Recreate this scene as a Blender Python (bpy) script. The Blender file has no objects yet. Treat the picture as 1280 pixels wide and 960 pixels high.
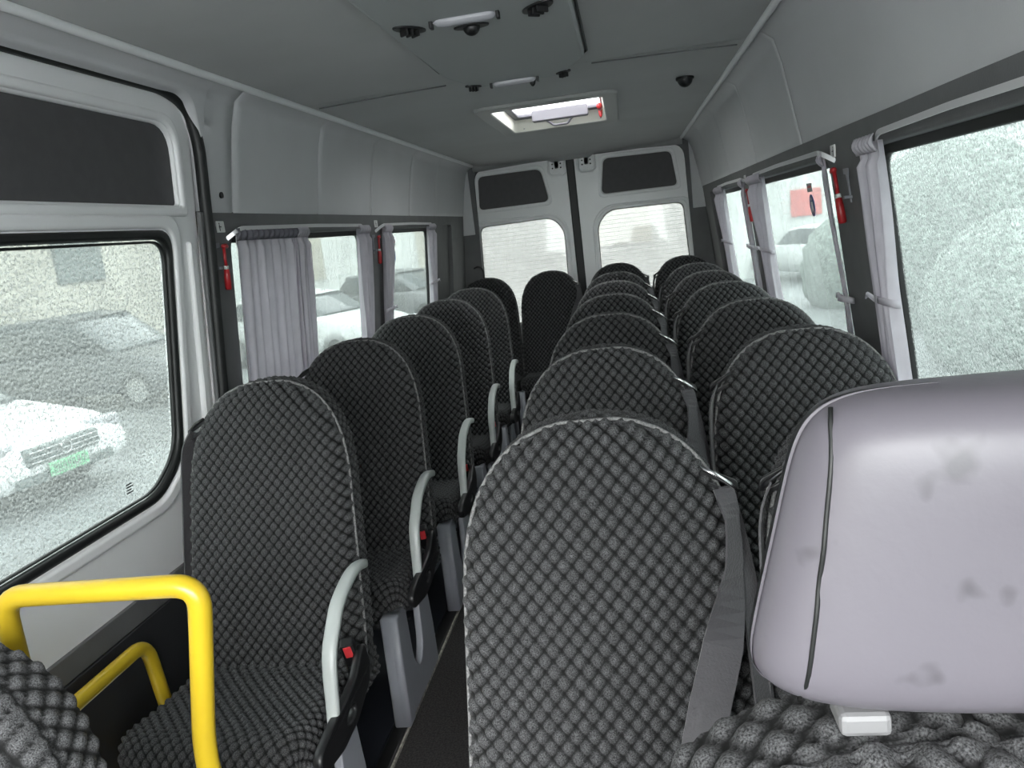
import bpy, bmesh, math, random
import numpy as np
from mathutils import Vector, Matrix
random.seed(4); rng = np.random.default_rng(4)
S = bpy.context.scene
COL = S.collection

# ------------------------------------------------------------------ camera, world, exposure
YAW, PITCH, ROLL = -0.160615, -0.185474, -0.122136
CAM = Vector((0.27419, 0.0, 1.4126))
def cam_axes():
    cy, sy, cp, sp = math.cos(YAW), math.sin(YAW), math.cos(PITCH), math.sin(PITCH)
    f = Vector((sy*cp, cy*cp, sp)); r = Vector((cy, -sy, 0)); u = r.cross(f)
    cr, sr = math.cos(ROLL), math.sin(ROLL)
    return cr*r+sr*u, -sr*r+cr*u, f
r_, u_, f_ = cam_axes()
cd = bpy.data.cameras.new('camera'); cam = bpy.data.objects.new('camera', cd); COL.objects.link(cam)
cam.matrix_world = Matrix(((r_.x, u_.x, -f_.x, CAM.x), (r_.y, u_.y, -f_.y, CAM.y), (r_.z, u_.z, -f_.z, CAM.z), (0, 0, 0, 1)))
cd.sensor_width = 36; cd.lens = 36*1000/1280; cd.clip_start = .02
S.camera = cam
S.view_settings.view_transform = 'Standard'; S.view_settings.look = 'None'
S.view_settings.gamma = 1; S.view_settings.use_curve_mapping = False
S.view_settings.exposure = 1.45

W = bpy.data.worlds.new('overcast_sky'); S.world = W; W.use_nodes = True
nt = W.node_tree; nt.nodes.clear()
o = nt.nodes.new('ShaderNodeOutputWorld'); b = nt.nodes.new('ShaderNodeBackground')
tc = nt.nodes.new('ShaderNodeTexCoord'); sx = nt.nodes.new('ShaderNodeSeparateXYZ'); rp = nt.nodes.new('ShaderNodeValToRGB')
nt.links.new(tc.outputs['Generated'], sx.inputs[0]); nt.links.new(sx.outputs['Z'], rp.inputs[0])
rp.color_ramp.elements[0].position = 0.0; rp.color_ramp.elements[0].color = (.17, .185, .18, 1)
rp.color_ramp.elements[1].position = 0.75; rp.color_ramp.elements[1].color = (1, 1.0, 1.0, 1)
e_ = rp.color_ramp.elements.new(.12); e_.color = (.26, .275, .27, 1)
nt.links.new(rp.outputs[0], b.inputs[0]); b.inputs[1].default_value = 16.0
nt.links.new(b.outputs[0], o.inputs[0])
W.light_settings.distance = 1
S.cycles.max_bounces = 10; S.cycles.diffuse_bounces = 6; S.cycles.transparent_max_bounces = 12
S.cycles.sample_clamp_indirect = 6

# ------------------------------------------------------------------ materials
def srgb(r, g, b):
    f = lambda c: ((c/255+.055)/1.055)**2.4 if c/255 > .04045 else c/255/12.92
    return (f(r), f(g), f(b), 1)
MATS = {}
def mat(name, col, rough=.5, metal=0, sheen=0, spec=.5, noise=None, bump=None, trans=0, emit=0):
    """col linear rgba; noise=(scale, amount) varies the colour; bump=(scale, strength)"""
    m = bpy.data.materials.new(name); m.use_nodes = True; MATS[name] = m
    n = m.node_tree; p = n.nodes['Principled BSDF']
    p.inputs['Base Color'].default_value = col; p.inputs['Roughness'].default_value = rough
    p.inputs['Metallic'].default_value = metal; p.inputs['Specular IOR Level'].default_value = spec
    if sheen:
        p.inputs['Sheen Weight'].default_value = sheen; p.inputs['Sheen Roughness'].default_value = .45
    tc = n.nodes.new('ShaderNodeTexCoord')
    if noise:
        t = n.nodes.new('ShaderNodeTexNoise'); t.inputs['Scale'].default_value = noise[0]; t.inputs['Detail'].default_value = 4
        n.links.new(tc.outputs['Object'], t.inputs['Vector'])
        mx = n.nodes.new('ShaderNodeMix'); mx.data_type = 'RGBA'
        a = noise[1]
        mx.inputs['A'].default_value = (col[0]*(1-a), col[1]*(1-a), col[2]*(1-a), 1)
        mx.inputs['B'].default_value = (min(1, col[0]*(1+a)), min(1, col[1]*(1+a)), min(1, col[2]*(1+a)), 1)
        cr = n.nodes.new('ShaderNodeValToRGB'); cr.color_ramp.elements[0].position = .35; cr.color_ramp.elements[1].position = .65
        n.links.new(t.outputs['Fac'], cr.inputs[0]); n.links.new(cr.outputs[0], mx.inputs['Factor'])
        n.links.new(mx.outputs['Result'], p.inputs['Base Color'])
    if bump:
        t = n.nodes.new('ShaderNodeTexNoise'); t.inputs['Scale'].default_value = bump[0]; t.inputs['Detail'].default_value = 5
        n.links.new(tc.outputs['Object'], t.inputs['Vector'])
        bp = n.nodes.new('ShaderNodeBump'); bp.inputs['Strength'].default_value = bump[1]; bp.inputs['Distance'].default_value = .004
        n.links.new(t.outputs['Fac'], bp.inputs['Height']); n.links.new(bp.outputs[0], p.inputs['Normal'])
    if trans:
        tr = n.nodes.new('ShaderNodeBsdfTranslucent'); tr.inputs[0].default_value = col
        ms = n.nodes.new('ShaderNodeMixShader'); ms.inputs[0].default_value = trans
        n.links.new(p.outputs[0], ms.inputs[1]); n.links.new(tr.outputs[0], ms.inputs[2])
        n.links.new(ms.outputs[0], n.nodes['Material Output'].inputs[0])
    return m
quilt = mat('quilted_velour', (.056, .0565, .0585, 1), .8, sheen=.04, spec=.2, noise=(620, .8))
quilt_side = mat('plain_velour', (.035, .036, .037, 1), .9, sheen=.4, noise=(200, .4))
piping = mat('grey_piping', (.14, .14, .14, 1), .7, noise=(300, .4))
shell = mat('black_seat_shell', (.012, .012, .013, 1), .5)
blackplast = mat('black_plastic', (.010, .010, .011, 1), .38)
armgrey = mat('grey_armrest', (.42, .45, .44, 1), .35)
legmetal = mat('painted_grey_metal', (.26, .27, .30, 1), .42, bump=(60, .1))
chrome = mat('chrome', (.75, .75, .76, 1), .18, metal=1)
redplast = mat('red_plastic', (.36, .016, .02, 1), .35)
redbuckle = mat('red_buckle', (.75, .05, .06, 1), .35)
belt = mat('woven_belt', (.045, .043, .048, 1), .55, sheen=.3, bump=(300, .3), spec=.5)
whitepaint = mat('white_body_paint', (.86, .862, .872, 1), .30, noise=(3, .03))
rubber = mat('black_rubber', (.008, .009, .009, 1), .5)
darkpanel = mat('dark_panel_fill', (.075, .072, .077, 1), .62, noise=(30, .06))
walltrim = mat('dark_grey_trim', (.135, .137, .14, 1), .68, noise=(14, .06), bump=(280, .15))
walldark = mat('charcoal_wall', (.030, .031, .034, 1), .6, bump=(90, .1))
panelgrey = mat('upper_panel_vinyl', (.57, .575, .59, 1), .52, noise=(2.5, .04), bump=(340, .12))
ceilgrey = mat('headliner_grey', (.50, .505, .505, 1), .68, noise=(2.0, .05), bump=(420, .2))
ductgrey = mat('duct_cover_grey', (.43, .45, .45, 1), .55, bump=(420, .15))
striplight = mat('pale_strip', (.86, .87, .88, 1), .4)
railwhite = mat('satin_rail', (.72, .72, .73, 1), .3, metal=.4)
curtain_m = mat('lavender_grey_curtain', (.66, .635, .68, 1), .85, trans=.45, noise=(22, .07), bump=(350, .15))
curtain_d = mat('curtain_header_cloth', (.14, .135, .16, 1), .85, noise=(60, .1))
whiteplast = mat('white_plastic', (.72, .72, .71, 1), .4)
yellow = mat('yellow_rail_paint', (.56, .395, .022, 1), .28, noise=(5, .04))
carpet = mat('speckled_carpet', (.022, .020, .020, 1), .95, noise=(190, .75), bump=(300, .8))
vinyl = mat('blue_black_vinyl', (.018, .020, .026, 1), .35, noise=(5, .15))
edgestrip = mat('black_edge_strip', (.009, .009, .009, 1), .4)
creamtrim = mat('cream_edge', (.32, .30, .26, 1), .5, noise=(80, .4))
leather = mat('grey_leather', (.105, .100, .115, 1), .42, bump=(60, .10), spec=.5)
leather_side = mat('grey_leather_side', (.06, .06, .066, 1), .45, bump=(60, .1))
hatchgrey = mat('hatch_surround_grey', (.38, .39, .38, 1), .45)
hatchwhite = mat('hatch_liner_cream', (.78, .77, .70, 1), .45)
handlegrey = mat('lavender_grey_plastic', (.13, .125, .145, 1), .4)
lens = mat('lamp_lens', (.42, .42, .45, 1), .25)
bluestick = mat('blue_sticker', (.010, .05, .22, 1), .5)
whitestick = mat('white_sticker_ink', (.75, .75, .75, 1), .5)
greystick = mat('grey_sticker', (.42, .43, .44, 1), .5)
redink = mat('red_sticker_ink', (.6, .15, .14, 1), .5)

def stitch_shade(m):
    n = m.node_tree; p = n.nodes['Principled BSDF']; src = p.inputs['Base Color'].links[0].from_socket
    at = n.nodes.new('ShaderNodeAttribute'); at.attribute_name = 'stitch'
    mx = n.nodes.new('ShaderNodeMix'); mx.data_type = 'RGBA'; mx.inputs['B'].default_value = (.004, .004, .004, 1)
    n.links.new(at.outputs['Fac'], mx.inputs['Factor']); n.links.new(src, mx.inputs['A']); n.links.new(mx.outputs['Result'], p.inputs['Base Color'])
stitch_shade(quilt)   # black thread lines, widened to paint shade into the quilting valleys
def add_stitch_shade(me, q):
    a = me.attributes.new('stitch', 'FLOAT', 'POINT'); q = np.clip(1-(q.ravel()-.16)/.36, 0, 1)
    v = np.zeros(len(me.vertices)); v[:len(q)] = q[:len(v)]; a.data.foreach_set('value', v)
# dirt marks on the headrest leather
def stain_leather():
    n = leather.node_tree; p = n.nodes['Principled BSDF']
    tc = n.nodes.new('ShaderNodeTexCoord'); t = n.nodes.new('ShaderNodeTexNoise'); t.inputs['Scale'].default_value = 26; t.inputs['Detail'].default_value = 2
    n.links.new(tc.outputs['Object'], t.inputs['Vector'])
    cr = n.nodes.new('ShaderNodeValToRGB')
    cr.color_ramp.elements[0].position = .26; cr.color_ramp.elements[0].color = (.080, .075, .086, 1)
    cr.color_ramp.elements[1].position = .34; cr.color_ramp.elements[1].color = (.118, .110, .128, 1)
    n.links.new(t.outputs['Fac'], cr.inputs[0]); n.links.new(cr.outputs[0], p.inputs['Base Color'])
stain_leather()

def wet_glass(name, tint, clear, dscale=150, white=(.125, .135, .133)):
    """rain-speckled pane: clear film mixed with light-scattering drops, thin reflective coat"""
    m = bpy.data.materials.new(name); m.use_nodes = True
    n = m.node_tree; n.nodes.clear(); out = n.nodes.new('ShaderNodeOutputMaterial')
    tc = n.nodes.new('ShaderNodeTexCoord')
    t = n.nodes.new('ShaderNodeTexNoise'); t.inputs['Scale'].default_value = dscale; t.inputs['Detail'].default_value = 3; t.inputs['Roughness'].default_value = .6
    v = n.nodes.new('ShaderNodeTexVoronoi'); v.inputs['Scale'].default_value = dscale*.8
    big = n.nodes.new('ShaderNodeTexNoise'); big.inputs['Scale'].default_value = 3.2
    for x in (t, v, big): n.links.new(tc.outputs['Object'], x.inputs['Vector'])
    cr = n.nodes.new('ShaderNodeValToRGB'); cr.color_ramp.elements[0].position = .38; cr.color_ramp.elements[1].position = .64
    n.links.new(t.outputs['Fac'], cr.inputs[0])
    trn = n.nodes.new('ShaderNodeBsdfTransparent'); trn.inputs[0].default_value = tint
    tl = n.nodes.new('ShaderNodeBsdfTranslucent'); tl.inputs[0].default_value = white+(1,)
    bp = n.nodes.new('ShaderNodeBump'); bp.inputs['Strength'].default_value = .9; bp.inputs['Distance'].default_value = .01
    n.links.new(v.outputs['Distance'], bp.inputs['Height']); n.links.new(bp.outputs[0], tl.inputs['Normal'])
    ma = n.nodes.new('ShaderNodeMapRange'); ma.inputs['To Min'].default_value = 1-clear-.25; ma.inputs['To Max'].default_value = 1-clear+.35
    n.links.new(cr.outputs[0], ma.inputs['Value'])
    ad = n.nodes.new('ShaderNodeMath'); ad.operation = 'MULTIPLY_ADD'; ad.inputs[1].default_value = .35; 
    n.links.new(big.outputs['Fac'], ad.inputs[0]); n.links.new(ma.outputs[0], ad.inputs[2])
    sb = n.nodes.new('ShaderNodeMath'); sb.operation = 'SUBTRACT'; sb.inputs[1].default_value = .17; sb.use_clamp = True
    n.links.new(ad.outputs[0], sb.inputs[0])
    mx = n.nodes.new('ShaderNodeMixShader')
    n.links.new(sb.outputs[0], mx.inputs[0]); n.links.new(trn.outputs[0], mx.inputs[1]); n.links.new(tl.outputs[0], mx.inputs[2])
    gl = n.nodes.new('ShaderNodeBsdfGlossy'); gl.inputs['Roughness'].default_value = .03
    m2 = n.nodes.new('ShaderNodeMixShader'); m2.inputs[0].default_value = .05
    n.links.new(mx.outputs[0], m2.inputs[1]); n.links.new(gl.outputs[0], m2.inputs[2])
    n.links.new(m2.outputs[0], out.inputs[0])
    return m
rain = wet_glass('rain_speckled_glass', (.41, .436, .430, 1), .62)
rain_fine = wet_glass('misted_glass', (.36, .384, .377, 1), .78, 260)
rain_rear = wet_glass('misted_rear_glass', (.38, .388, .38, 1), .50, 320, (.18, .184, .18))

# ------------------------------------------------------------------ object helpers
def link(name, me, m=None, parent=None, smooth=False, kind=None):
    if m is not None:
        for mm in (m if isinstance(m, (list, tuple)) else [m]): me.materials.append(mm)
    if smooth: me.shade_smooth()
    ob = bpy.data.objects.new(name, me); COL.objects.link(ob)
    if parent: ob.parent = parent
    if kind: ob['kind'] = kind
    return ob
def thing(name, label, cat, loc=(0, 0, 0), group=None, rot=(0, 0, 0)):
    o = bpy.data.objects.new(name, None); COL.objects.link(o); o.empty_display_size = .05
    o.location = loc; o.rotation_euler = rot; tag(o, label, cat, group); return o
def tag(o, label, cat, group=None):
    o['label'] = label; o['category'] = cat
    if group: o['group'] = group
    return o
def struct(name, me, m, smooth=False): return link(name, me, m, None, smooth, 'structure')
def struct_empty(name, loc=(0, 0, 0)):
    o = bpy.data.objects.new(name, None); COL.objects.link(o); o.location = loc; o['kind'] = 'structure'; o.empty_display_size = .05; return o
def pyd(vs, fs):
    me = bpy.data.meshes.new('mesh'); me.from_pydata([tuple(v) for v in vs], [], [tuple(f) for f in fs]); me.update(); return me
def gridmesh(P, closed_u=False, closed_v=False, caps=False):
    """P array (n,m,3) -> quads"""
    P = np.asarray(P, float); n, m = P.shape[:2]
    I = np.arange(n*m).reshape(n, m); fs = []
    ii = range(n if closed_u else n-1); jj = range(m if closed_v else m-1)
    for i in ii:
        for j in jj:
            fs.append((I[i, j], I[(i+1) % n, j], I[(i+1) % n, (j+1) % m], I[i, (j+1) % m]))
    if caps:
        fs.append(tuple(I[0, ::-1])); fs.append(tuple(I[n-1, :]))
    return pyd(P.reshape(-1, 3).tolist(), [tuple(int(k) for k in f) for f in fs])
def fix_normals(me, merge=0.0):
    bm = bmesh.new(); bm.from_mesh(me)
    if merge: bmesh.ops.remove_doubles(bm, verts=bm.verts, dist=merge)
    bmesh.ops.recalc_face_normals(bm, faces=bm.faces); bm.to_mesh(me); bm.free(); return me
def joinm(*ms):
    bm = bmesh.new()
    for m in ms: bm.from_mesh(m)
    me = bpy.data.meshes.new('mesh'); bm.to_mesh(me); bm.free(); return me
def box(x0, x1, y0, y1, z0, z1, bev=0.0, seg=2):
    bm = bmesh.new(); bmesh.ops.create_cube(bm, size=1)
    for v in bm.verts: v.co = Vector((x0+(v.co.x+.5)*(x1-x0), y0+(v.co.y+.5)*(y1-y0), z0+(v.co.z+.5)*(z1-z0)))
    if bev: bmesh.ops.bevel(bm, geom=bm.edges[:], offset=bev, segments=seg, profile=.5, affect='EDGES')
    me = bpy.data.meshes.new('mesh'); bm.to_mesh(me); bm.free(); return me
def xf(me, M): me.transform(M); return me
def fillet(pts, r, n=6):
    """round the inner corners of an open 3-D polyline"""
    P = [Vector(p) for p in pts]; out = [P[0]]
    for i in range(1, len(P)-1):
        a, b, c = P[i-1], P[i], P[i+1]; rr = min(r, (a-b).length*.49, (c-b).length*.49)
        p, q = b+(a-b).normalized()*rr, b+(c-b).normalized()*rr
        for k in range(n+1):
            t = k/n; out.append((1-t)**2*p+2*t*(1-t)*b+t*t*q)
    out.append(P[-1]); return out
def frames(P):
    P = [Vector(p) for p in P]; T = []
    for i in range(len(P)): T.append((P[min(i+1, len(P)-1)]-P[max(i-1, 0)]).normalized())
    n = T[0].orthogonal().normalized(); N = []
    for t in T:
        n = (n-t*n.dot(t)).normalized(); N.append(n)
    return P, T, N
def tube(pts, r, seg=12, caps=True, rb=None):
    P, T, N = frames(pts); G = []
    for i, (p, t, n) in enumerate(zip(P, T, N)):
        b = t.cross(n); rr = r[i] if isinstance(r, (list, tuple)) else r
        G.append([p+rr*(math.cos(2*math.pi*k/seg)*n+math.sin(2*math.pi*k/seg)*b) for k in range(seg)])
    return fix_normals(gridmesh(G, closed_v=True, caps=caps))
def ribbon(pts, wdir, w, th=.0016):
    """flat strap along pts; wdir list of width directions"""
    P = [Vector(p) for p in pts]; G = []
    for i, p in enumerate(P):
        t = (P[min(i+1, len(P)-1)]-P[max(i-1, 0)]).normalized(); d = Vector(wdir[i]).normalized(); d = (d-t*d.dot(t)).normalized()
        n = t.cross(d); ww = w[i]/2 if isinstance(w, (list, tuple)) else w/2
        G.append([p-d*ww-n*th, p+d*ww-n*th, p+d*ww+n*th, p-d*ww+n*th])
    return fix_normals(gridmesh(G, closed_v=True, caps=True))
def rpoly(pts, rad, n=6):
    """closed 2-D polygon with rounded corners"""
    out = []; N = len(pts)
    rad = rad if isinstance(rad, (list, tuple)) else [rad]*N
    for i in range(N):
        a, b, c = Vector(pts[i-1]), Vector(pts[i]), Vector(pts[(i+1) % N])
        r = min(rad[i], (a-b).length*.48, (c-b).length*.48)
        if r < 1e-4: out.append(tuple(b)); continue
        p, q = b+(a-b).normalized()*r, b+(c-b).normalized()*r
        for k in range(n+1):
            t = k/n; v = (1-t)**2*p+2*t*(1-t)*b+t*t*q; out.append((v.x, v.y))
    return out
def rrect(u0, u1, v0, v1, r, n=6): return rpoly([(u0, v0), (u1, v0), (u1, v1), (u0, v1)], r, n)
def plate(loops, th, bev=0.0, fn=None):
    """filled flat plate of thickness th with holes; fn maps (u,v,w)->world"""
    cu = bpy.data.curves.new('c', 'CURVE'); cu.dimensions = '2D'; cu.fill_mode = 'BOTH'
    cu.extrude = max(th/2-bev, 1e-5); cu.bevel_depth = bev; cu.bevel_resolution = 2 if bev else 0
    if bev: cu.offset = -bev
    for L in loops:
        sp = cu.splines.new('POLY'); sp.points.add(len(L)-1); sp.use_cyclic_u = True
        for p, q in zip(sp.points, L): p.co = (q[0], q[1], 0, 1)
    ob = bpy.data.objects.new('c', cu)
    me = bpy.data.meshes.new_from_object(ob); bpy.data.objects.remove(ob); bpy.data.curves.remove(cu)
    me.materials.clear()
    if fn:
        for v in me.vertices: v.co = Vector(fn(v.co.x, v.co.y, v.co.z))
    fix_normals(me, 1e-5)
    return me
XC = -.025
HX_Z = [0, 1.0, 1.27, 1.5, 1.56, 1.72, 1.81, 1.88, 1.912]
HX_X = [.96, .905, .884, .855, .847, .818, .80, .778, .728]
def hx(z): return float(np.interp(z, HX_Z, HX_X))
def wallmap(side, off):           # u=y, v=z; w grows outward; side -1 left, +1 right
    return lambda u, v, w: (XC+side*(.855+.1*(1.5-v)+off+w), u, v)
def wx(side, z, off=0): return XC+side*(.855+.1*(1.5-z)+off)

# ------------------------------------------------------------------ setting: floor, walls, ceiling
FL = .09
struct('floor', box(-1.0, .95, -.4, 6.0, FL-.08, FL), carpet)
bpy.data.objects['floor'].data.materials[0] = carpet
# raised vinyl under the left seats with its black nosing, and the step well by the sliding door
struct('trim_1', box(-.492, -.452, 1.2, 5.9, FL, FL+.014, .004), edgestrip)
struct('trim_2', box(-.452, -.446, 1.2, 5.9, FL, FL+.008), creamtrim)
struct('floor_vinyl', box(-.97, -.492, 1.2, 5.9, FL, FL+.02), vinyl)
wa = plate([rpoly([(2.62, FL+.02), (3.42, FL+.02), (3.42, .29), (3.30, .345), (2.74, .345), (2.62, .29)], [0, 0, .08, .1, .1, .08])], .34, .02,
           lambda u, v, w: (-.77+w, u, v))
tag(link('wheel_arch_cover', wa, legmetal, smooth=True), 'smooth grey wheel arch cover under the left row of seats', 'wheel arch')

W1L, W2L = (2.275, 3.56), (3.81, 4.83)
B1R, W2R, W3R = (.62, 2.0), (2.335, 3.66), (3.86, 5.06)
ZT, ZB = 1.505, .86
def wall(side, outs, wins, name):
    loops = list(outs)+[rrect(a, b, ZB, ZT, .05) for a, b in wins]
    for a, b in ((5.12, 5.40),): loops.append(rrect(a, b, .98, 1.515, .03))
    me = plate(loops, .045, .006, wallmap(side, .022))
    return struct(name, me, walltrim)
wall(-1, [[(-.4, .0), (.80, .0), (.80, 1.575), (-.4, 1.575)], [(2.125, 0), (5.9, 0), (5.9, 1.575), (2.125, 1.575)]], [W1L, W2L], 'wall_left')
wall(1, [[(-.4, 0), (5.9, 0), (5.9, 1.575), (-.4, 1.575)]], [B1R, W2R, W3R], 'wall_right')
# inset blank panels behind the last windows
for s, nm in ((-1, 'trim_3'), (1, 'trim_4')):
    struct(nm, plate([rrect(5.10, 5.42, .96, 1.53, .03)], .008, .002, wallmap(s, .03)), walltrim)
# dark lower lining
struct('baseboard_left', plate([[(2.13, .0), (5.88, .0), (5.88, .62), (2.13, .62)]], .012, .002, wallmap(-1, -.008)), walldark)
struct('baseboard_right', plate([[(-.3, .0), (5.88, .0), (5.88, .62), (-.3, .62)]], .012, .002, wallmap(1, -.008)), walldark)

# windows: black gasket ring + rain-speckled pane
wn = [0]
def window(side, a, b, gm, zb=ZB, zt=ZT):
    wn[0] += 1; w = struct_empty('window_%d' % wn[0], (wx(side, 1.2, .03), (a+b)/2, 1.2))
    off = Vector(w.location)
    g = plate([rrect(a-.012, b+.012, zb-.012, zt+.012, .06), rrect(a+.012, b-.012, zb+.02, zt-.02, .045)], .016, .003, wallmap(side, .040)); xf(g, Matrix.Translation(-off))
    link('gasket', g, rubber, w)
    p = plate([rrect(a-.005, b+.005, zb-.005, zt+.005, .05)], .004, 0, wallmap(side, .046)); xf(p, Matrix.Translation(-off))
    link('pane', p, gm, w); return w
window(-1, *W1L, rain_fine); window(-1, *W2L, rain_fine)
window(1, *B1R, rain); window(1, *W2R, rain_fine); window(1, *W3R, rain_fine)

# cab: dashboard, low cab walls and cab floor; the windscreen and cab door windows above them let the sky in
struct('floor_cab', box(-1.0, .95, -1.35, -.4, -.1, FL), vinyl)
struct('wall_front', joinm(box(-1.0, .95, -1.35, -1.30, FL, 1.02), box(-.95, .90, -1.30, -.95, .70, .98, .06)), blackplast)
for s_, nm_ in ((-1, 'wall_cab_left'), (1, 'wall_cab_right')):
    struct(nm_, plate([[(-1.35, 0), (-.4, 0), (-.4, 1.0), (-1.35, 1.0)]], .05, .005, wallmap(s_, .022)), walldark)
# upper side panels: curved vinyl from the ceiling strip down to a lip over the windows
def upper_panel(side, name, seams, y0, y1, door=None):
    ys = set(np.linspace(y0, y1, 120).tolist())
    for s in seams: ys |= {s-.006, s-.003, s, s+.003, s+.006}
    if door: ys |= set(np.linspace(door-.20, door, 40).tolist()) | {door+.001}
    ys = sorted(y for y in ys if y0 <= y <= y1); G = []
    for y in ys:
        zb = 1.556
        if door and y <= door:
            t = (y-(door-.13))/.13
            zb = 1.868 if t <= 0 else 1.868-.22*(1-math.sqrt(max(0, 1-t**2.4)))
        zs = np.linspace(1.912, zb, 22); groove = max([.009*max(0, 1-abs(y-s)/.005) for s in seams]+[0])
        if door and y <= door: groove = 0
        soft = .003*math.sin(y*9+side)*(1 if side > 0 else .5)
        row = []
        for k, z in enumerate(zs):
            x = hx(z)+groove+soft*math.sin(math.pi*k/21)
            if k == 21: x += .012
            row.append((XC+side*x, y, z))
        row.append((XC+side*(hx(zb)+.075), y, zb-.004)); G.append(row)
    me = fix_normals(gridmesh(G))
    ob = struct(name, me, panelgrey, True); return ob
upper_panel(-1, 'wall_left_upper', [2.30, 2.98, 3.64, 4.32, 4.9], -.8, 5.9, 2.135)
upper_panel(1, 'wall_right_upper', [2.6, 3.45, 4.3, 5.1], -.8, 5.9)
tag(link('blanking_plug', xf(tube([(0, 0, 0), (.006, 0, 0)], .009, 16), Matrix.Translation((XC-hx(1.618)-.001, 2.225, 1.618))), rubber), 'small dark round blanking plug on the left upper panel beside the sliding door', 'plug')
for s, nm in ((-1, 'trim_5'), (1, 'trim_6')):
    pts = [(XC+s*.724, y, 1.902) for y in np.linspace(-.7, 5.72, 30)]
    struct(nm, tube(pts, .0105, 10), striplight, True)

# headliner
HY0, HY1, HXa, HXb = 3.50, 4.42, -.285, .262
def ceiling():
    xs = sorted([x for x in np.linspace(-.728, .728, 29) if min(abs(x-HXa+XC), abs(x-HXb+XC)) > .03]+[HXa-XC, HXb-XC]); G = []
    ys = sorted([y for y in np.linspace(-.80, 5.88, 96) if min(abs(y-HY0), abs(y-HY1)) > .03 and abs(y-2.705) > .03]+[HY0, HY1, 2.67, 2.69, 2.699, 2.706, 2.715, 2.73])
    for y in ys:
        crown = .004 if y < 2.70 else .028
        d = 0 if y < 4.75 else .055*((y-4.75)/1.1)**1.4
        row = []
        for x in xs:
            q = abs(x)/.728; z = 1.909+crown*(1-q**4)-d*(1-q**6)*.85
            row.append((XC+x, y, z))
        G.append(row)
    G = np.array(G); n, m = G.shape[:2]; fs = []
    for i in range(n-1):
        for j in range(m-1):
            c = (G[i, j]+G[i+1, j+1])/2
            if HY0 < c[1] < HY1 and HXa < c[0] < HXb: continue
            fs.append((i*m+j, (i+1)*m+j, (i+1)*m+j+1, i*m+j+1))
    me = pyd(G.reshape(-1, 3).tolist(), fs)
    return struct('ceiling', me, ceilgrey, True)
ceiling()
# outer roof skin with the hatch opening
rf = plate([[(-.93, -.85), (.88, -.85), (.88, 6.0), (-.93, 6.0)], [(HXa, HY0), (HXb, HY0), (HXb, HY1), (HXa, HY1)]], .01, 0, lambda u, v, w: (u, v, 1.995+w))
sk = [box(-.945, -.93, -.85, 6.0, 1.56, 2.0), box(.88, .895, -.85, 6.0, 1.56, 2.0)]
struct('roof', joinm(rf, *sk), whitepaint)

# rear wall with the double door opening
RY = 5.86
rw = plate([[(-1.0, 0), (.95, 0), (.95, 2.0), (-1.0, 2.0)], rpoly([(-.805, .12), (.752, .12), (.718, 1.878), (-.762, 1.885)], [0, 0, .10, .10])], .05, .005, lambda u, v, w: (u, RY-.02+w, v))
struct('wall_rear', rw, walltrim)
for nm, x0, x1, a in (('trim_7', -.93, -.80, -1), ('trim_8', .75, .88, 1)):
    struct(nm, box(x0, x1, RY-.058, RY-.046, 1.43, 1.90, .004), panelgrey)
# header between headliner and doors
hdr = []
for x in np.linspace(-.76, .71, 40):
    q = abs(x-XC)/.735; zc = 1.872+.012*math.cos(x*3)-(.02 if abs(x+.06) < .16 else 0)
    hdr.append([(x, RY-.30, 1.945-.02*q), (x, RY-.16, 1.93-.02*q), (x, RY-.08, 1.905), (x, RY-.055, zc), (x, RY-.03, zc+.01)])
struct('trim_9', fix_normals(gridmesh(hdr)), ceilgrey, True)

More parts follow.
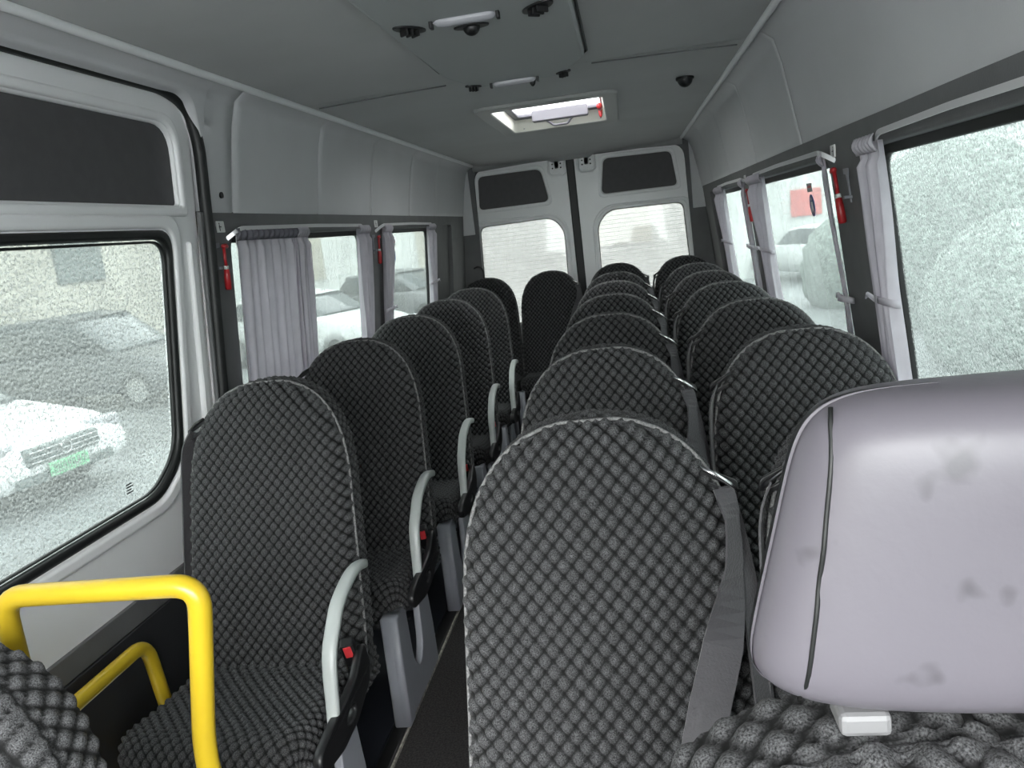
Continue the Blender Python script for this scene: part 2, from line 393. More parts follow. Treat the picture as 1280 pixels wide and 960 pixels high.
def rear_door(name, x0, x1, top, up, win, hinge_x, wpts_r):
    d = struct_empty(name, ((x0+x1)/2, RY, .1)); O = Vector(d.location)
    F = lambda dy: (lambda u, v, w: (u-O.x, RY+dy+w-O.y, v-O.z))
    outer = rpoly([(x0[0], .1), (x1[0], .1), (x1[1], top), (x0[1], top)], [0, 0, .10 if x1[1] > 0 else .01, .10 if x0[1] < -.4 else .01]) if isinstance(x0, tuple) else None
    return d
def reardoor(name, outer, upper, glass, inner_glass_r, hx0):
    cx = sum(p[0] for p in outer)/len(outer)
    d = struct_empty(name, (cx, RY, .1)); O = Vector(d.location)
    F = lambda dy: (lambda u, v, w: (u-O.x, RY+dy+w-O.y, v-O.z))
    def grow(L, k):
        c = (sum(p[0] for p in L)/len(L), sum(p[1] for p in L)/len(L))
        w = max(abs(p[0]-c[0]) for p in L); h = max(abs(p[1]-c[1]) for p in L)
        return [(c[0]+(p[0]-c[0])*(w+k)/w, c[1]+(p[1]-c[1])*(h+k)/h) for p in L]
    link('door_panel', plate([outer, upper, glass], .03, .006, F(0)), whitepaint, d)
    link('stamped_frame', plate([grow(glass, .05), grow(glass, .022)], .018, .008, F(-.012)), whitepaint, d)
    link('upper_frame', plate([grow(upper, .028), grow(upper, .004)], .014, .006, F(-.012)), whitepaint, d)
    link('gasket', plate([grow(glass, .004), grow(glass, -.006)], .012, .003, F(-.004)), rubber, d)
    link('dark_panel', plate([grow(upper, .006)], .006, 0, F(.002)), darkpanel, d)
    g = link('pane', plate([grow(glass, .004)], .004, 0, F(.008)), rain_rear, d)
    # heater wires across the glass
    z0 = min(p[1] for p in glass); z1 = max(p[1] for p in glass); xa = min(p[0] for p in glass)+.02; xb = max(p[0] for p in glass)-.02
    hs = [box(xa-O.x, xb-O.x, RY+.004-O.y, RY+.0048-O.y, z-O.z, z+.0012-O.z) for z in np.arange(z0+.05, z1-.03, .028)]
    link('heater_wires', joinm(*hs), hatchgrey, g)
    # latch mount at the top
    lx = hx0
    link('latch_plate', plate([rrect(lx-.05, lx+.05, 1.79, 1.885, .02), rrect(lx-.012, lx+.012, 1.82, 1.90, .004)]+[[(a+.006*math.cos(t), c+.006*math.sin(t)) for t in np.linspace(0, 2*math.pi, 9)[:-1]] for a in (lx-.03, lx+.028) for c in (1.822, 1.85)], .014, .002, F(-.022)), whitepaint, d)
    link('latch_slot', box(lx-.04-O.x, lx+.04-O.x, RY-.016-O.y, RY-.013-O.y, 1.80-O.z, 1.88-O.z), blackplast, d)
    link('latch_rib', tube([Vector((lx-.06-O.x, RY-.02-O.y, 1.88-O.z)), Vector((lx-.06-O.x, RY-.02-O.y, 1.79-O.z)), Vector((lx-.04-O.x, RY-.02-O.y, 1.772-O.z)), Vector((lx+.04-O.x, RY-.02-O.y, 1.772-O.z)), Vector((lx+.06-O.x, RY-.02-O.y, 1.79-O.z)), Vector((lx+.06-O.x, RY-.02-O.y, 1.88-O.z))], .008, 8), whitepaint, d)
    return d
reardoor('door_2', rpoly([(-.815, .12), (-.10, .12), (-.092, 1.89), (-.775, 1.89)], [0, 0, .01, .10]),
         rpoly([(-.755, 1.60), (-.245, 1.60), (-.285, 1.832), (-.738, 1.832)], [.035, .045, .05, .04]),
         rpoly([(-.80, .75), (-.17, .75), (-.158, 1.39), (-.235, 1.485), (-.768, 1.478)], [.04, .04, .06, .06, .05]), .04, -.165)
reardoor('door_3', rpoly([(-.045, .12), (.76, .12), (.73, 1.885), (-.045, 1.89)], [0, 0, .10, .01]),
         rpoly([(.130, 1.605), (.658, 1.60), (.63, 1.835), (.165, 1.845)], [.04, .035, .04, .04]),
         rpoly([(.070, .75), (.72, .75), (.688, 1.482), (.170, 1.49), (.082, 1.40)], [.04, .04, .05, .07, .06]), .04, .045)
struct('trim_10', box(-.098, -.040, RY-.022, RY+.03, .1, 1.90, .008), rubber)
tag(link('cable_loop', tube(fillet([(-.84, RY-.06, 1.19), (-.80, RY-.09, 1.205), (-.775, RY-.06, 1.18), (-.775, RY-.05, .9)], .03), .006, 8), rubber, smooth=True), 'short black cable loop beside the left rear door', 'cable')

# ------------------------------------------------------------------ sliding door (left, foreground)
D = struct_empty('door_1', (-.90, 1.45, .1)); DO = Vector(D.location)
def dmap(off): 
    f = wallmap(-1, off)
    return lambda u, v, w: Vector(f(u, v, w))-DO
glassL = rpoly([(.93, .865), (1.90, .868), (1.945, 1.10), (1.968, 1.507), (.93, 1.507)], [.08, .10, .05, .05, .06])
glassL = rpoly([(.93, .862), (1.80, .870), (1.915, .945), (1.938, 1.20), (1.962, 1.508), (.93, 1.508)], [.08, .05, .07, .3, .055, .06])
def grow2(L, k):
    c = ((min(p[0] for p in L)+max(p[0] for p in L))/2, (min(p[1] for p in L)+max(p[1] for p in L))/2)
    w = max(abs(p[0]-c[0]) for p in L); h = max(abs(p[1]-c[1]) for p in L)
    return [(c[0]+(p[0]-c[0])*(w+k)/w, c[1]+(p[1]-c[1])*(h+k)/h) for p in L]
upL = rpoly([(.93, 1.590), (2.035, 1.590), (2.030, 1.79), (.93, 1.795)], [.05, .012, .075, .05])
link('door_panel', plate([rpoly([(.81, .15), (2.105, .15), (2.118, 1.40), (2.125, 1.90), (.81, 1.90)], [.02, .02, 0, .13, .1]), upL, grow2(glassL, .012)], .036, .008, dmap(.032)), whitepaint, D)
link('window_surround', plate([grow2(glassL, .055), grow2(glassL, .022)], .020, .009, dmap(.014)), whitepaint, D)
link('upper_surround', plate([grow2(upL, .030), grow2(upL, .006)], .018, .008, dmap(.014)), whitepaint, D)
link('gasket', plate([grow2(glassL, .020), grow2(glassL, -.004)], .022, .009, dmap(.020)), rubber, D)
link('inner_gasket_lip', plate([grow2(glassL, -.007), grow2(glassL, -.013)], .010, .003, dmap(.024)), rubber, D)
gp = link('pane', plate([grow2(glassL, .004)], .004, 0, dmap(.036)), rain, D)
link('dark_panel', plate([grow2(upL, .008)], .008, 0, dmap(.030)), darkpanel, D)
link('cross_rib', plate([rrect(.95, 1.86, 1.542, 1.556, .006)], .012, .005, dmap(.012)), whitepaint, D)
link('trim_strip', plate([rrect(.82, 2.10, .592, .652, .004)], .012, .003, dmap(.010)), walltrim, D)
link('lower_lining', plate([rrect(.82, 2.10, .12, .59, .01)], .014, .003, dmap(.008)), walldark, D)
link('pillar_rib', plate([rpoly([(2.035, .66), (2.075, .66), (2.085, 1.46), (2.05, 1.50)], [.01, .01, .015, .015])], .022, .009, dmap(.012)), whitepaint, D)
for k, (dy, dz, w) in enumerate([(0, 0, .02), (0, -.012, .02), (0, -.022, .02)]):
    pass
link('glass_mark', joinm(*[plate([rrect(1.70, 1.70+w, .926-i*.007, .929-i*.007, .001)], .001, 0, dmap(.033)) for i, w in enumerate((.022, .026, .020, .026))]), blackplast, gp)
# black seal round the door opening
sp = [(wx(-1, z, -.012), y, z) for y, z in [(2.118, .15), (2.122, 1.1), (2.128, 1.5)]]
sp += [(wx(-1, z, -.006), y, z) for y, z in [(2.134, 1.60), (2.13, 1.76)]]+[(wx(-1, 1.872, .008), 2.10, 1.85), (wx(-1, 1.872, .008), 2.0, 1.878), (wx(-1, 1.88, .008), .3, 1.878)]
struct('trim_11', tube(fillet(sp, .09, 8), .017, 10), rubber, True)
struct('trim_12', plate([rrect(2.10, 2.155, .1, 1.57, .004)], .012, .003, wallmap(-1, -.002)), walltrim)
tag(link('step_riser', box(-.95, -.46, 1.17, 1.2, -.2, FL+.02), blackplast), 'black step edge in front of the first left seat', 'step')

# ------------------------------------------------------------------ roof hatch
H = thing('roof_hatch', 'open rectangular roof hatch with pale grey surround and cream liner in the ceiling', 'roof hatch', (XC+.013, 3.96, 1.94))
HO = Vector(H.location); T = Matrix.Translation(-HO)
link('surround', xf(plate([rrect(HXa-.03, HXb+.03, HY0-.05, HY1+.05, .06), rrect(HXa+.035, HXb-.035, HY0+.04, HY1-.05, .03)], .022, .008, lambda u, v, w: (u, v, 1.932+w)), T), hatchgrey, H)
ln = [[(HXa+.035, HY0+.04), (HXa+.05, HY0+.06)], ]
def ring_wall(x0, x1, y0, y1, x0b, x1b, y0b, y1b, za, zb):
    a = rrect(x0, x1, y0, y1, .03); b_ = rrect(x0b, x1b, y0b, y1b, .03)
    G = [[(p[0], p[1], za) for p in a], [(q[0], q[1], zb) for q in b_]]
    return gridmesh(G, closed_v=True)
link('liner', xf(ring_wall(HXa+.035, HXb-.035, HY0+.04, HY1-.05, HXa+.045, HXb-.045, HY0+.05, HY1-.10, 1.925, 1.985), T), hatchwhite, H)
link('inner_frame', xf(plate([rrect(HXa+.03, HXb-.03, HY0+.02, HY1-.03, .03), rrect(HXa+.075, HXb-.055, HY0+.06, HY1-.16, .03)], .02, .006, lambda u, v, w: (u, v, 1.990+w)), T), handlegrey, H)
hm = bpy.data.materials.new('milky_hatch_pane'); hm.use_nodes = True
n = hm.node_tree; n.nodes.clear(); oo = n.nodes.new('ShaderNodeOutputMaterial'); t1 = n.nodes.new('ShaderNodeBsdfTranslucent'); t2 = n.nodes.new('ShaderNodeBsdfTransparent'); ms = n.nodes.new('ShaderNodeMixShader')
t2.inputs[0].default_value = (.5, .5, .5, 1); t1.inputs[0].default_value = (.45, .46, .46, 1); ms.inputs[0].default_value = .5
n.links.new(t1.outputs[0], ms.inputs[1]); n.links.new(t2.outputs[0], ms.inputs[2]); n.links.new(ms.outputs[0], oo.inputs[0])
link('pane', xf(box(HXa-.02, HXb+.02, HY0-.02, HY1+.02, 2.005, 2.011), T), hm, H)
hb = plate([rpoly([(-.135, 0), (.145, 0), (.145, .055), (-.135, .055)], .01)], .05, .006, lambda u, v, w: (u, 4.17+w, 1.938+v))
link('handle_bar', xf(hb, T), handlegrey, H)
hg = tube(fillet([(-.10, 4.245, 1.962), (-.06, 4.26, 1.945), (-.04, 4.27, 1.925), (.035, 4.27, 1.925), (.05, 4.26, 1.945), (.09, 4.245, 1.962)], .015, 4), .006, 8)
link('handle_grip', xf(hg, T), handlegrey, H)
for x in (-.20, .02, .2): link('screw', xf(xf(tube([(0, 0, 0), (0, 0, .003)], .004, 8), Matrix.Translation((x, 4.34, 1.934))), T), legmetal, H)

def hammer(name, label, M, group):
    h = thing(name, label, 'emergency hammer', (0, 0, 0), group); h.matrix_world = M
    # local: z up along hammer, x = outwards from wall, y = along bus; handle bottom at z=0
    link('grip', tube([(0, 0, 0), (0, 0, .004), (0, 0, .05), (0, 0, .072), (0, 0, .076)], [.008, .0115, .0115, .0095, .006], 14), redplast, h, True)
    link('collar', tube([(0, 0, .074), (0, 0, .086)], .0085, 12), whiteplast, h, True)
    link('neck', tube([(0, 0, .084), (0, -.003, .11), (0, -.004, .150)], [.006, .0055, .006], 12), redplast, h, True)
    link('head', tube(fillet([(0, -.006, .146), (0, .0, .154), (0, .018, .154), (0, .03, .148)], .008, 4), [.007]*9+[.008, .006, .004], 12) if False else tube([(0, -.012, .152), (0, -.006, .155), (0, .012, .156), (0, .022, .152), (0, .028, .150)], [.006, .0085, .0085, .006, .002], 12), redplast, h, True)
    return h
def holder(side, y, z, lab, g, lean=0, flip=1):
    b_ = thing('hammer_holder', lab, 'hammer holder', (wx(side, z, -.004), y, z), g)
    link('bracket_plate', plate([rpoly([(-.016*flip, .135), (.030*flip, .135), (.030*flip, .122), (.010*flip, .120), (.006*flip, .10), (.004*flip, .05), (-.004*flip, .05), (-.006*flip, .11)], .003)], .003, 0, lambda u, v, w: (-side*.1*v+w, u, v)), legmetal, b_)
    link('clip', box(-.022 if side > 0 else .0, .0 if side > 0 else .022, -.006, .012, .060, .068, .002), legmetal, b_)
    return b_
def hammer_set(side, y, z0, lean, labs, gs=('emergency hammers on the window pillars', 'hammer holders on the window pillars')):
    x = wx(side, z0+.07, -.019)
    R = Matrix.Rotation(lean, 4, 'X')
    tilt = Matrix.Rotation(-side*.1, 4, 'Y')
    hammer('emergency_hammer', labs[0], Matrix.Translation((x, y, z0)) @ R @ tilt @ Matrix.Scale(.80 if side < 0 else .88, 4), gs[0])
    holder(side, y-.020, z0, labs[1], gs[1], 0, 1)
hammer_set(-1, 2.185, 1.350, .03, ('red emergency hammer on the left pillar beside the sliding door', 'grey hammer bracket on the left pillar beside the sliding door'))
hammer_set(-1, 3.66, 1.345, .0, ('red emergency hammer on the left pillar between the two curtained windows', 'grey hammer bracket on the left pillar between the curtained windows'))
hammer_set(1, 2.175, 1.335, -.12, ('red emergency hammer on the right pillar nearest the camera', 'grey hammer bracket on the right pillar nearest the camera'))
hammer_set(1, 3.66, 1.335, -.15, ('red emergency hammer on the right pillar farther back', 'grey hammer bracket on the right pillar farther back'))
hh = hammer('emergency_hammer', 'short red emergency hammer at the right end of the roof hatch', Matrix.Translation((.205, 3.98, 1.95)) @ Matrix.Rotation(-math.pi/2, 4, 'X') @ Matrix.Scale(1.2, 4), None)
del_g = hh

for side, y, z, lab in ((-1, 2.213, 1.53, 'small white plaque with black figure above the left hammer by the sliding door'), (-1, 3.70, 1.53, 'small white plaque above the hammer between the left windows'),
                        (1, 2.262, 1.52, 'small white plaque above the nearest right-hand hammer'), (1, 3.83, 1.524, 'small white plaque above the farther right-hand hammer')):
    q = thing('wall_plaque', lab, 'plaque', (wx(side, z, -.003), y, z), 'white plaques above the hammers')
    link('plate', plate([rrect(-.022, .022, -.016, .016, .003)], .004, .001, lambda u, v, w: (w, u, v)), whiteplast, q)
    link('figure_mark', joinm(box(-.0026, .0026, -.010, -.006, -.012, .006), box(-.0026, .0026, -.012, .002, -.002, .001), box(-.0026, .0026, -.010, -.006, .007, .011)), blackplast, q)

# ------------------------------------------------------------------ ceiling duct with vents and lamps
U = thing('ceiling_duct', 'long grey air duct housing running down the middle of the ceiling', 'air duct', (XC, 2.1, 1.90)); UO = Vector(U.location)
def duct():
    # cross-section corners at y stations: (y, half-width bottom, z bottom)
    st = [(-.3, .19, 1.898), (1.0, .192, 1.898), (1.8, .195, 1.898), (2.3, .200, 1.897), (2.53, .202, 1.897)]
    bot = [(-.205+XC+.02, -.3), (-.216+.0, 2.50), (-.160, 2.735), (.115, 2.725), (.192, 2.49), (.192, -.3)]
    low = rpoly(bot, [0, .02, .02, .02, .02, 0], 4)
    cx, cyy = -.012, 1.2
    rows = []
    for f, z in ((.0, 1.893), (.004, 1.892), (.010, 1.897), (.014, 1.935)):
        rows.append([(p[0]+math.copysign(f, p[0]-cx), p[1]+(f if p[1] > 2 else 0), z) for p in low])
    G = gridmesh(rows, closed_v=True)
    face = pyd([(p[0], p[1], 1.893) for p in low], [tuple(range(len(low)))])
    return xf(fix_normals(joinm(G, face), 1e-5), Matrix.Translation(-UO))
link('housing', duct(), ductgrey, U)
link('edge_gasket', xf(tube([(-.205, -.3, 1.909), (-.236, 2.50, 1.909), (-.176, 2.752, 1.909), (.128, 2.742, 1.909), (.210, 2.50, 1.909), (.210, -.3, 1.909)], .0035, 8), Matrix.Translation(-UO)), rubber, U)  # dark tube added as the shaded gap between duct and headliner
cr_ = [(XC+x, 2.702+.10*abs(x), 1.909+.004*(1-(abs(x)/.728)**4)-.001) for x in np.linspace(.24, .70, 14)]
struct('trim_13', tube(cr_, .0022, 6), walltrim); struct('trim_14', tube([(2*XC-p[0], p[1], p[2]) for p in cr_], .0022, 6), walltrim)  # thin dark tubes paint the shade line of the headliner crease
def vent(x, y, ang, r, kind='eye'):
    """black oval louvre in a round recess"""
    M = Matrix.Translation((x-UO.x, y-UO.y, 1.892-UO.z)) @ Matrix.Rotation(ang, 4, 'Z')
    ring = [(r*math.cos(t), r*.52*math.sin(t)) for t in np.linspace(0, 2*math.pi, 25)[:-1]]
    v = link('vent', xf(plate([ring], .006, .002), M), blackplast, U)
    G = []
    for a in np.linspace(0, math.pi/2, 6):
        G.append([(r*.5*math.cos(a)*math.cos(t), r*.36*math.cos(a)*math.sin(t), -.022*math.sin(a)) for t in np.linspace(0, 2*math.pi, 17)[:-1]])
    if kind == 'ball': link('nozzle', xf(gridmesh(G, closed_v=True), M), blackplast, v, True)
    else:
        for dx in (-.35, 0, .35):
            link('fin', xf(box(dx*r-.003, dx*r+.003, -r*.3, r*.3, -.016, 0, .002), M), shell, v)
vent(-.168, 1.895, .9, .045); vent(.128, 1.885, -.9, .05); vent(-.035, 1.955, 0, .042, 'ball')
vent(-.170, 2.70, .7, .030); vent(.125, 2.69, -.7, .030); vent(.02, 2.735, 0, .022, 'ball')
for y in (1.872, 2.705):
    G = []
    for k, x in enumerate(np.linspace(-.108, .038, 15)):
        e = math.sqrt(max(0, 1-abs((k-7)/7)**6))*.010+.001
        G.append([(x, y+e*1.3*math.cos(t), 1.890-e*math.sin(t)*1.1) for t in np.linspace(-.3, math.pi+.3, 9)])
    L = thing('ceiling_lamp', 'white strip lamp in the air duct, nearer the camera' if y < 2 else 'white strip lamp at the rear end of the air duct', 'lamp', (-.035, y, 1.89), 'strip lamps in the ceiling duct')
    link('lamp_lens', xf(fix_normals(gridmesh(G)), Matrix.Translation(-Vector(L.location))), lens, L, True)
    link('end_cap', xf(box(.036, .044, y-.010, y+.010, 1.878, 1.895, .002), Matrix.Translation(-Vector(L.location))), shell, L)
    link('end_cap', xf(box(-.116, -.108, y-.010, y+.010, 1.878, 1.895, .002), Matrix.Translation(-Vector(L.location))), shell, L)
sp_ = thing('ceiling_sensor', 'small black round dome sensor on the ceiling right of the hatch', 'sensor', (.555, 3.36, 1.918))
G = []
for a in np.linspace(0, math.pi/2, 7): G.append([(.030*math.cos(a)*math.cos(t), .030*math.cos(a)*math.sin(t), -.032*math.sin(a)) for t in np.linspace(0, 2*math.pi, 21)[:-1]])
link('dome', fix_normals(gridmesh(G, closed_v=True)), blackplast, sp_, True)
link('base', tube([(0, 0, -.003), (0, 0, .006)], .035, 20), rubber, sp_)

# ------------------------------------------------------------------ curtains and rails
def curtain(side, ya, yb, label, zt=1.508, zb=.80, tie=None, yc=None, width_tied=.5, folds=5, amp=.010, group='curtains', slack=0, ctr=0., spread=None):
    """pleated cloth hanging from the rail; ya..yb width at the rail, pinched at tie"""
    c = thing('curtain', label, 'curtain', (wx(side, zt, -.02), (ya+yb)/2, zt), group); O = Vector(c.location)
    nz, nu = 46, folds*10+1; G = []
    for i in range(nz):
        z = zt+(zb-zt)*i/(nz-1); k = 1.; cen = (ya+yb)/2
        if tie:
            d = abs(z-tie); pin = math.exp(-(d/.16)**2) if z > tie else math.exp(-(d/.4)**2)
            k = 1-(1-width_tied)*max(pin, 0 if z > tie else .7); cen += ctr*(1 if z < tie else pin)
        else: k = 1-slack*min(1, i/12)
        a = amp*(1.25 if i > 2 else .8)
        row = []
        for j in range(nu):
            u = j/(nu-1); ph = 2*math.pi*folds*u+.35*math.sin(3*u*6+z*5)
            y = cen+(u-.5)*(yb-ya)*k+.0025*math.sin(ph*1.7+z*12)
            x = wx(side, z, -.022-a*(.9+.9*math.cos(ph)+.35*math.sin(ph*.5+z*3)))
            row.append((x-O.x, y-O.y, z-O.z))
        G.append(row)
    me = gridmesh(G); ob = link('cloth', me, curtain_m, c, True)
    md = ob.modifiers.new('thickness', 'SOLIDIFY'); md.thickness = .0015
    # gathered header
    G = []
    for i in range(7):
        z = zt+.014-.036*i/6; row = []
        for j in range(nu):
            u = j/(nu-1); ph = 2*math.pi*folds*1.5*u
            y = (ya+yb)/2+(u-.5)*(yb-ya)*1.03+.004*math.sin(ph+i)
            x = wx(side, z, -.024-a*1.15-.007*math.sin(ph)*math.sin(math.pi*i/6)-.006*math.sin(math.pi*i/6))
            row.append((x-O.x, y-O.y, z-O.z))
        G.append(row)
    hd = link('gathered_header', gridmesh(G), curtain_d if 'wide lavender' in label else curtain_m, c, True)
    md = hd.modifiers.new('thickness', 'SOLIDIFY'); md.thickness = .0015
    if tie:
        w = (yb-ya)*width_tied*.5+.010; cen = (ya+yb)/2+ctr; pts = []
        for t in np.linspace(0, 2*math.pi, 29):
            pts.append((wx(side, tie, -.022-amp*1.1-.020*math.cos(t))-O.x, cen+w*math.sin(t)-O.y, tie+.006*math.cos(t)-O.z))
        tb = ribbon(pts, [(0, .0, 1)]*len(pts), .016, .001)
        t1 = link('tie_band', tb, curtain_m, c, True)
        kn = tube([(wx(side, tie, -.02-amp*2)-O.x, cen+w*.9-O.y, tie-O.z), (wx(side, tie, -.03-amp*2)-O.x, cen+w*1.0+.02-O.y, tie+.012-O.z), (wx(side, tie, -.03-amp*2)-O.x, cen+w+.035-O.y, tie+.0-O.z)], [.006, .005, .002], 8)
        link('tie_knot', kn, curtain_m, t1, True)
    return c
gL, gR = 'curtains along the left windows', 'curtains along the right windows'
curtain(-1, 2.255, 2.70, 'wide lavender-grey curtain drawn across the front of the first left window', folds=8, amp=.006, group=gL, slack=-.02)
curtain(-1, 2.685, 2.775, 'dark folded trailing edge bunched at the end of the wide left curtain', folds=3, amp=.010, group=gL, slack=-.25)
curtain(-1, 3.34, 3.48, 'narrow gathered curtain at the rear edge of the first left window', folds=3, amp=.011, group=gL, slack=.08, tie=1.02, width_tied=.8)
curtain(-1, 3.715, 3.83, 'narrow tied curtain at the front edge of the second left window', folds=3, amp=.011, group=gL, tie=1.12, width_tied=.6, ctr=-.03)
curtain(-1, 4.59, 4.75, 'narrow tied curtain at the rear edge of the second left window', folds=3, amp=.010, group=gL, tie=1.18, width_tied=.7, ctr=.01)
curtain(1, 1.775, 1.915, 'gathered tied curtain at the rear edge of the big right window', folds=4, amp=.012, group=gR, tie=1.165, width_tied=.70, ctr=.02)
curtain(1, 2.275, 2.305, 'thin curtain pushed against the front edge of the second right window', folds=2, amp=.003, group=gR, tie=1.13, width_tied=.9, ctr=-.03)
curtain(1, 3.20, 3.50, 'tied curtain at the rear edge of the second right window', folds=5, amp=.011, group=gR, tie=1.22, width_tied=.62, ctr=-.01)
curtain(1, 3.71, 3.78, 'thin curtain at the front edge of the third right window', folds=2, amp=.008, group=gR, tie=1.22, width_tied=.8, ctr=.0)
curtain(1, 4.42, 4.76, 'tied curtain at the rear edge of the last right window', folds=5, amp=.011, group=gR, tie=1.22, width_tied=.6, ctr=.0)
def rail(side, a, b, label):
    x = lambda z, o: wx(side, z, o)
    pts = fillet([(x(1.50, .0), a-.02, 1.495), (x(1.52, -.035), a+.0, 1.522), (x(1.52, -.038), (a+b)/2, 1.525), (x(1.52, -.035), b-.06, 1.522), (x(1.49, -.015), b+.03, 1.485)], .03, 5)
    P = [Vector(p) for p in pts]
    me = ribbon(P, [(0, 0, 1)]*len(P), .012, .002)
    tag(link('curtain_rail', me, railwhite), label, 'curtain rail', 'white curtain rails over the windows')
rail(-1, 2.27, 3.46, 'white curved curtain rail over the first left window')
rail(-1, 3.71, 4.74, 'white curved curtain rail over the second left window')
rail(1, .95, 1.84, 'white curtain rail over the big right window')
rail(1, 2.28, 3.46, 'white curtain rail over the second right window')
rail(1, 3.74, 4.72, 'white curtain rail over the last right window')

# ------------------------------------------------------------------ stickers on the glass
def stickers(side, y, z, s, where, g):
    f = lambda off: (lambda u, v, w: Vector(wallmap(side, off)(u, v, w))-Vector((wx(side, z, 0), y, z)))
    a = thing('notice_sticker', 'grey rectangular sticker with red lettering on '+where, 'sticker', (wx(side, z, 0), y, z), 'grey notice stickers on the glass')
    fl = -side   # reading direction along y
    link('backing', plate([rrect(y-.035*s, y+.035*s, z-.014*s, z+.014*s, .002)], .0012, 0, f(.042)), greystick, a)
    ch = []; u = y-.027*s
    while u < y+.026*s:
        w_ = .0035*s; ch.append(plate([rrect(u, u+w_, z-.001*s, z+.006*s, .0003)], .0004, 0, f(.0408))); u += w_+.0012*s
    link('red_lettering', joinm(*ch), redink, a)
    link('small_lettering', plate([rrect(y-.028*s, y+.020*s, z-.008*s, z-.0055*s, .0003)], .0004, 0, f(.0408)), legmetal, a)
    zc = z-.058*s; yc = y-fl*0-.004
    b_ = thing('oval_sticker', 'blue oval sticker with white figure on '+where, 'sticker', (wx(side, z, 0), y, z), 'blue oval stickers on the glass')
    el = lambda ra, rb, n=28: [(yc+ra*math.cos(t), zc+rb*math.sin(t)) for t in np.linspace(0, 2*math.pi, n+1)[:-1]]
    link('blue_disc', plate([el(.034*s, .036*s)], .0012, 0, f(.042)), bluestick, b_)
    head = [(yc+.002+.006*s*math.cos(t), zc+.021*s+.006*s*math.sin(t)) for t in np.linspace(0, 2*math.pi, 13)[:-1]]
    bodyp = rpoly([(yc-.010*s, zc+.012*s), (yc+.010*s, zc+.013*s), (yc+.014*s, zc-.006*s), (yc+.020*s, zc-.026*s), (yc+.012*s, zc-.027*s), (yc, zc-.008*s), (yc-.012*s, zc-.027*s), (yc-.020*s, zc-.024*s), (yc-.012*s, zc-.004*s)], .002)
    link('white_figure', joinm(plate([head], .0004, 0, f(.0408)), plate([bodyp], .0004, 0, f(.0408))), whitestick, b_)
stickers(-1, 2.905, 1.440, 1.3, 'the first left window', 0)
stickers(-1, 4.12, 1.435, 1.2, 'the second left window', 0)
stickers(1, 1.272, 1.457, 1.0, 'the big right window', 0)
stickers(1, 2.80, 1.44, 1.0, 'the second right window', 0)

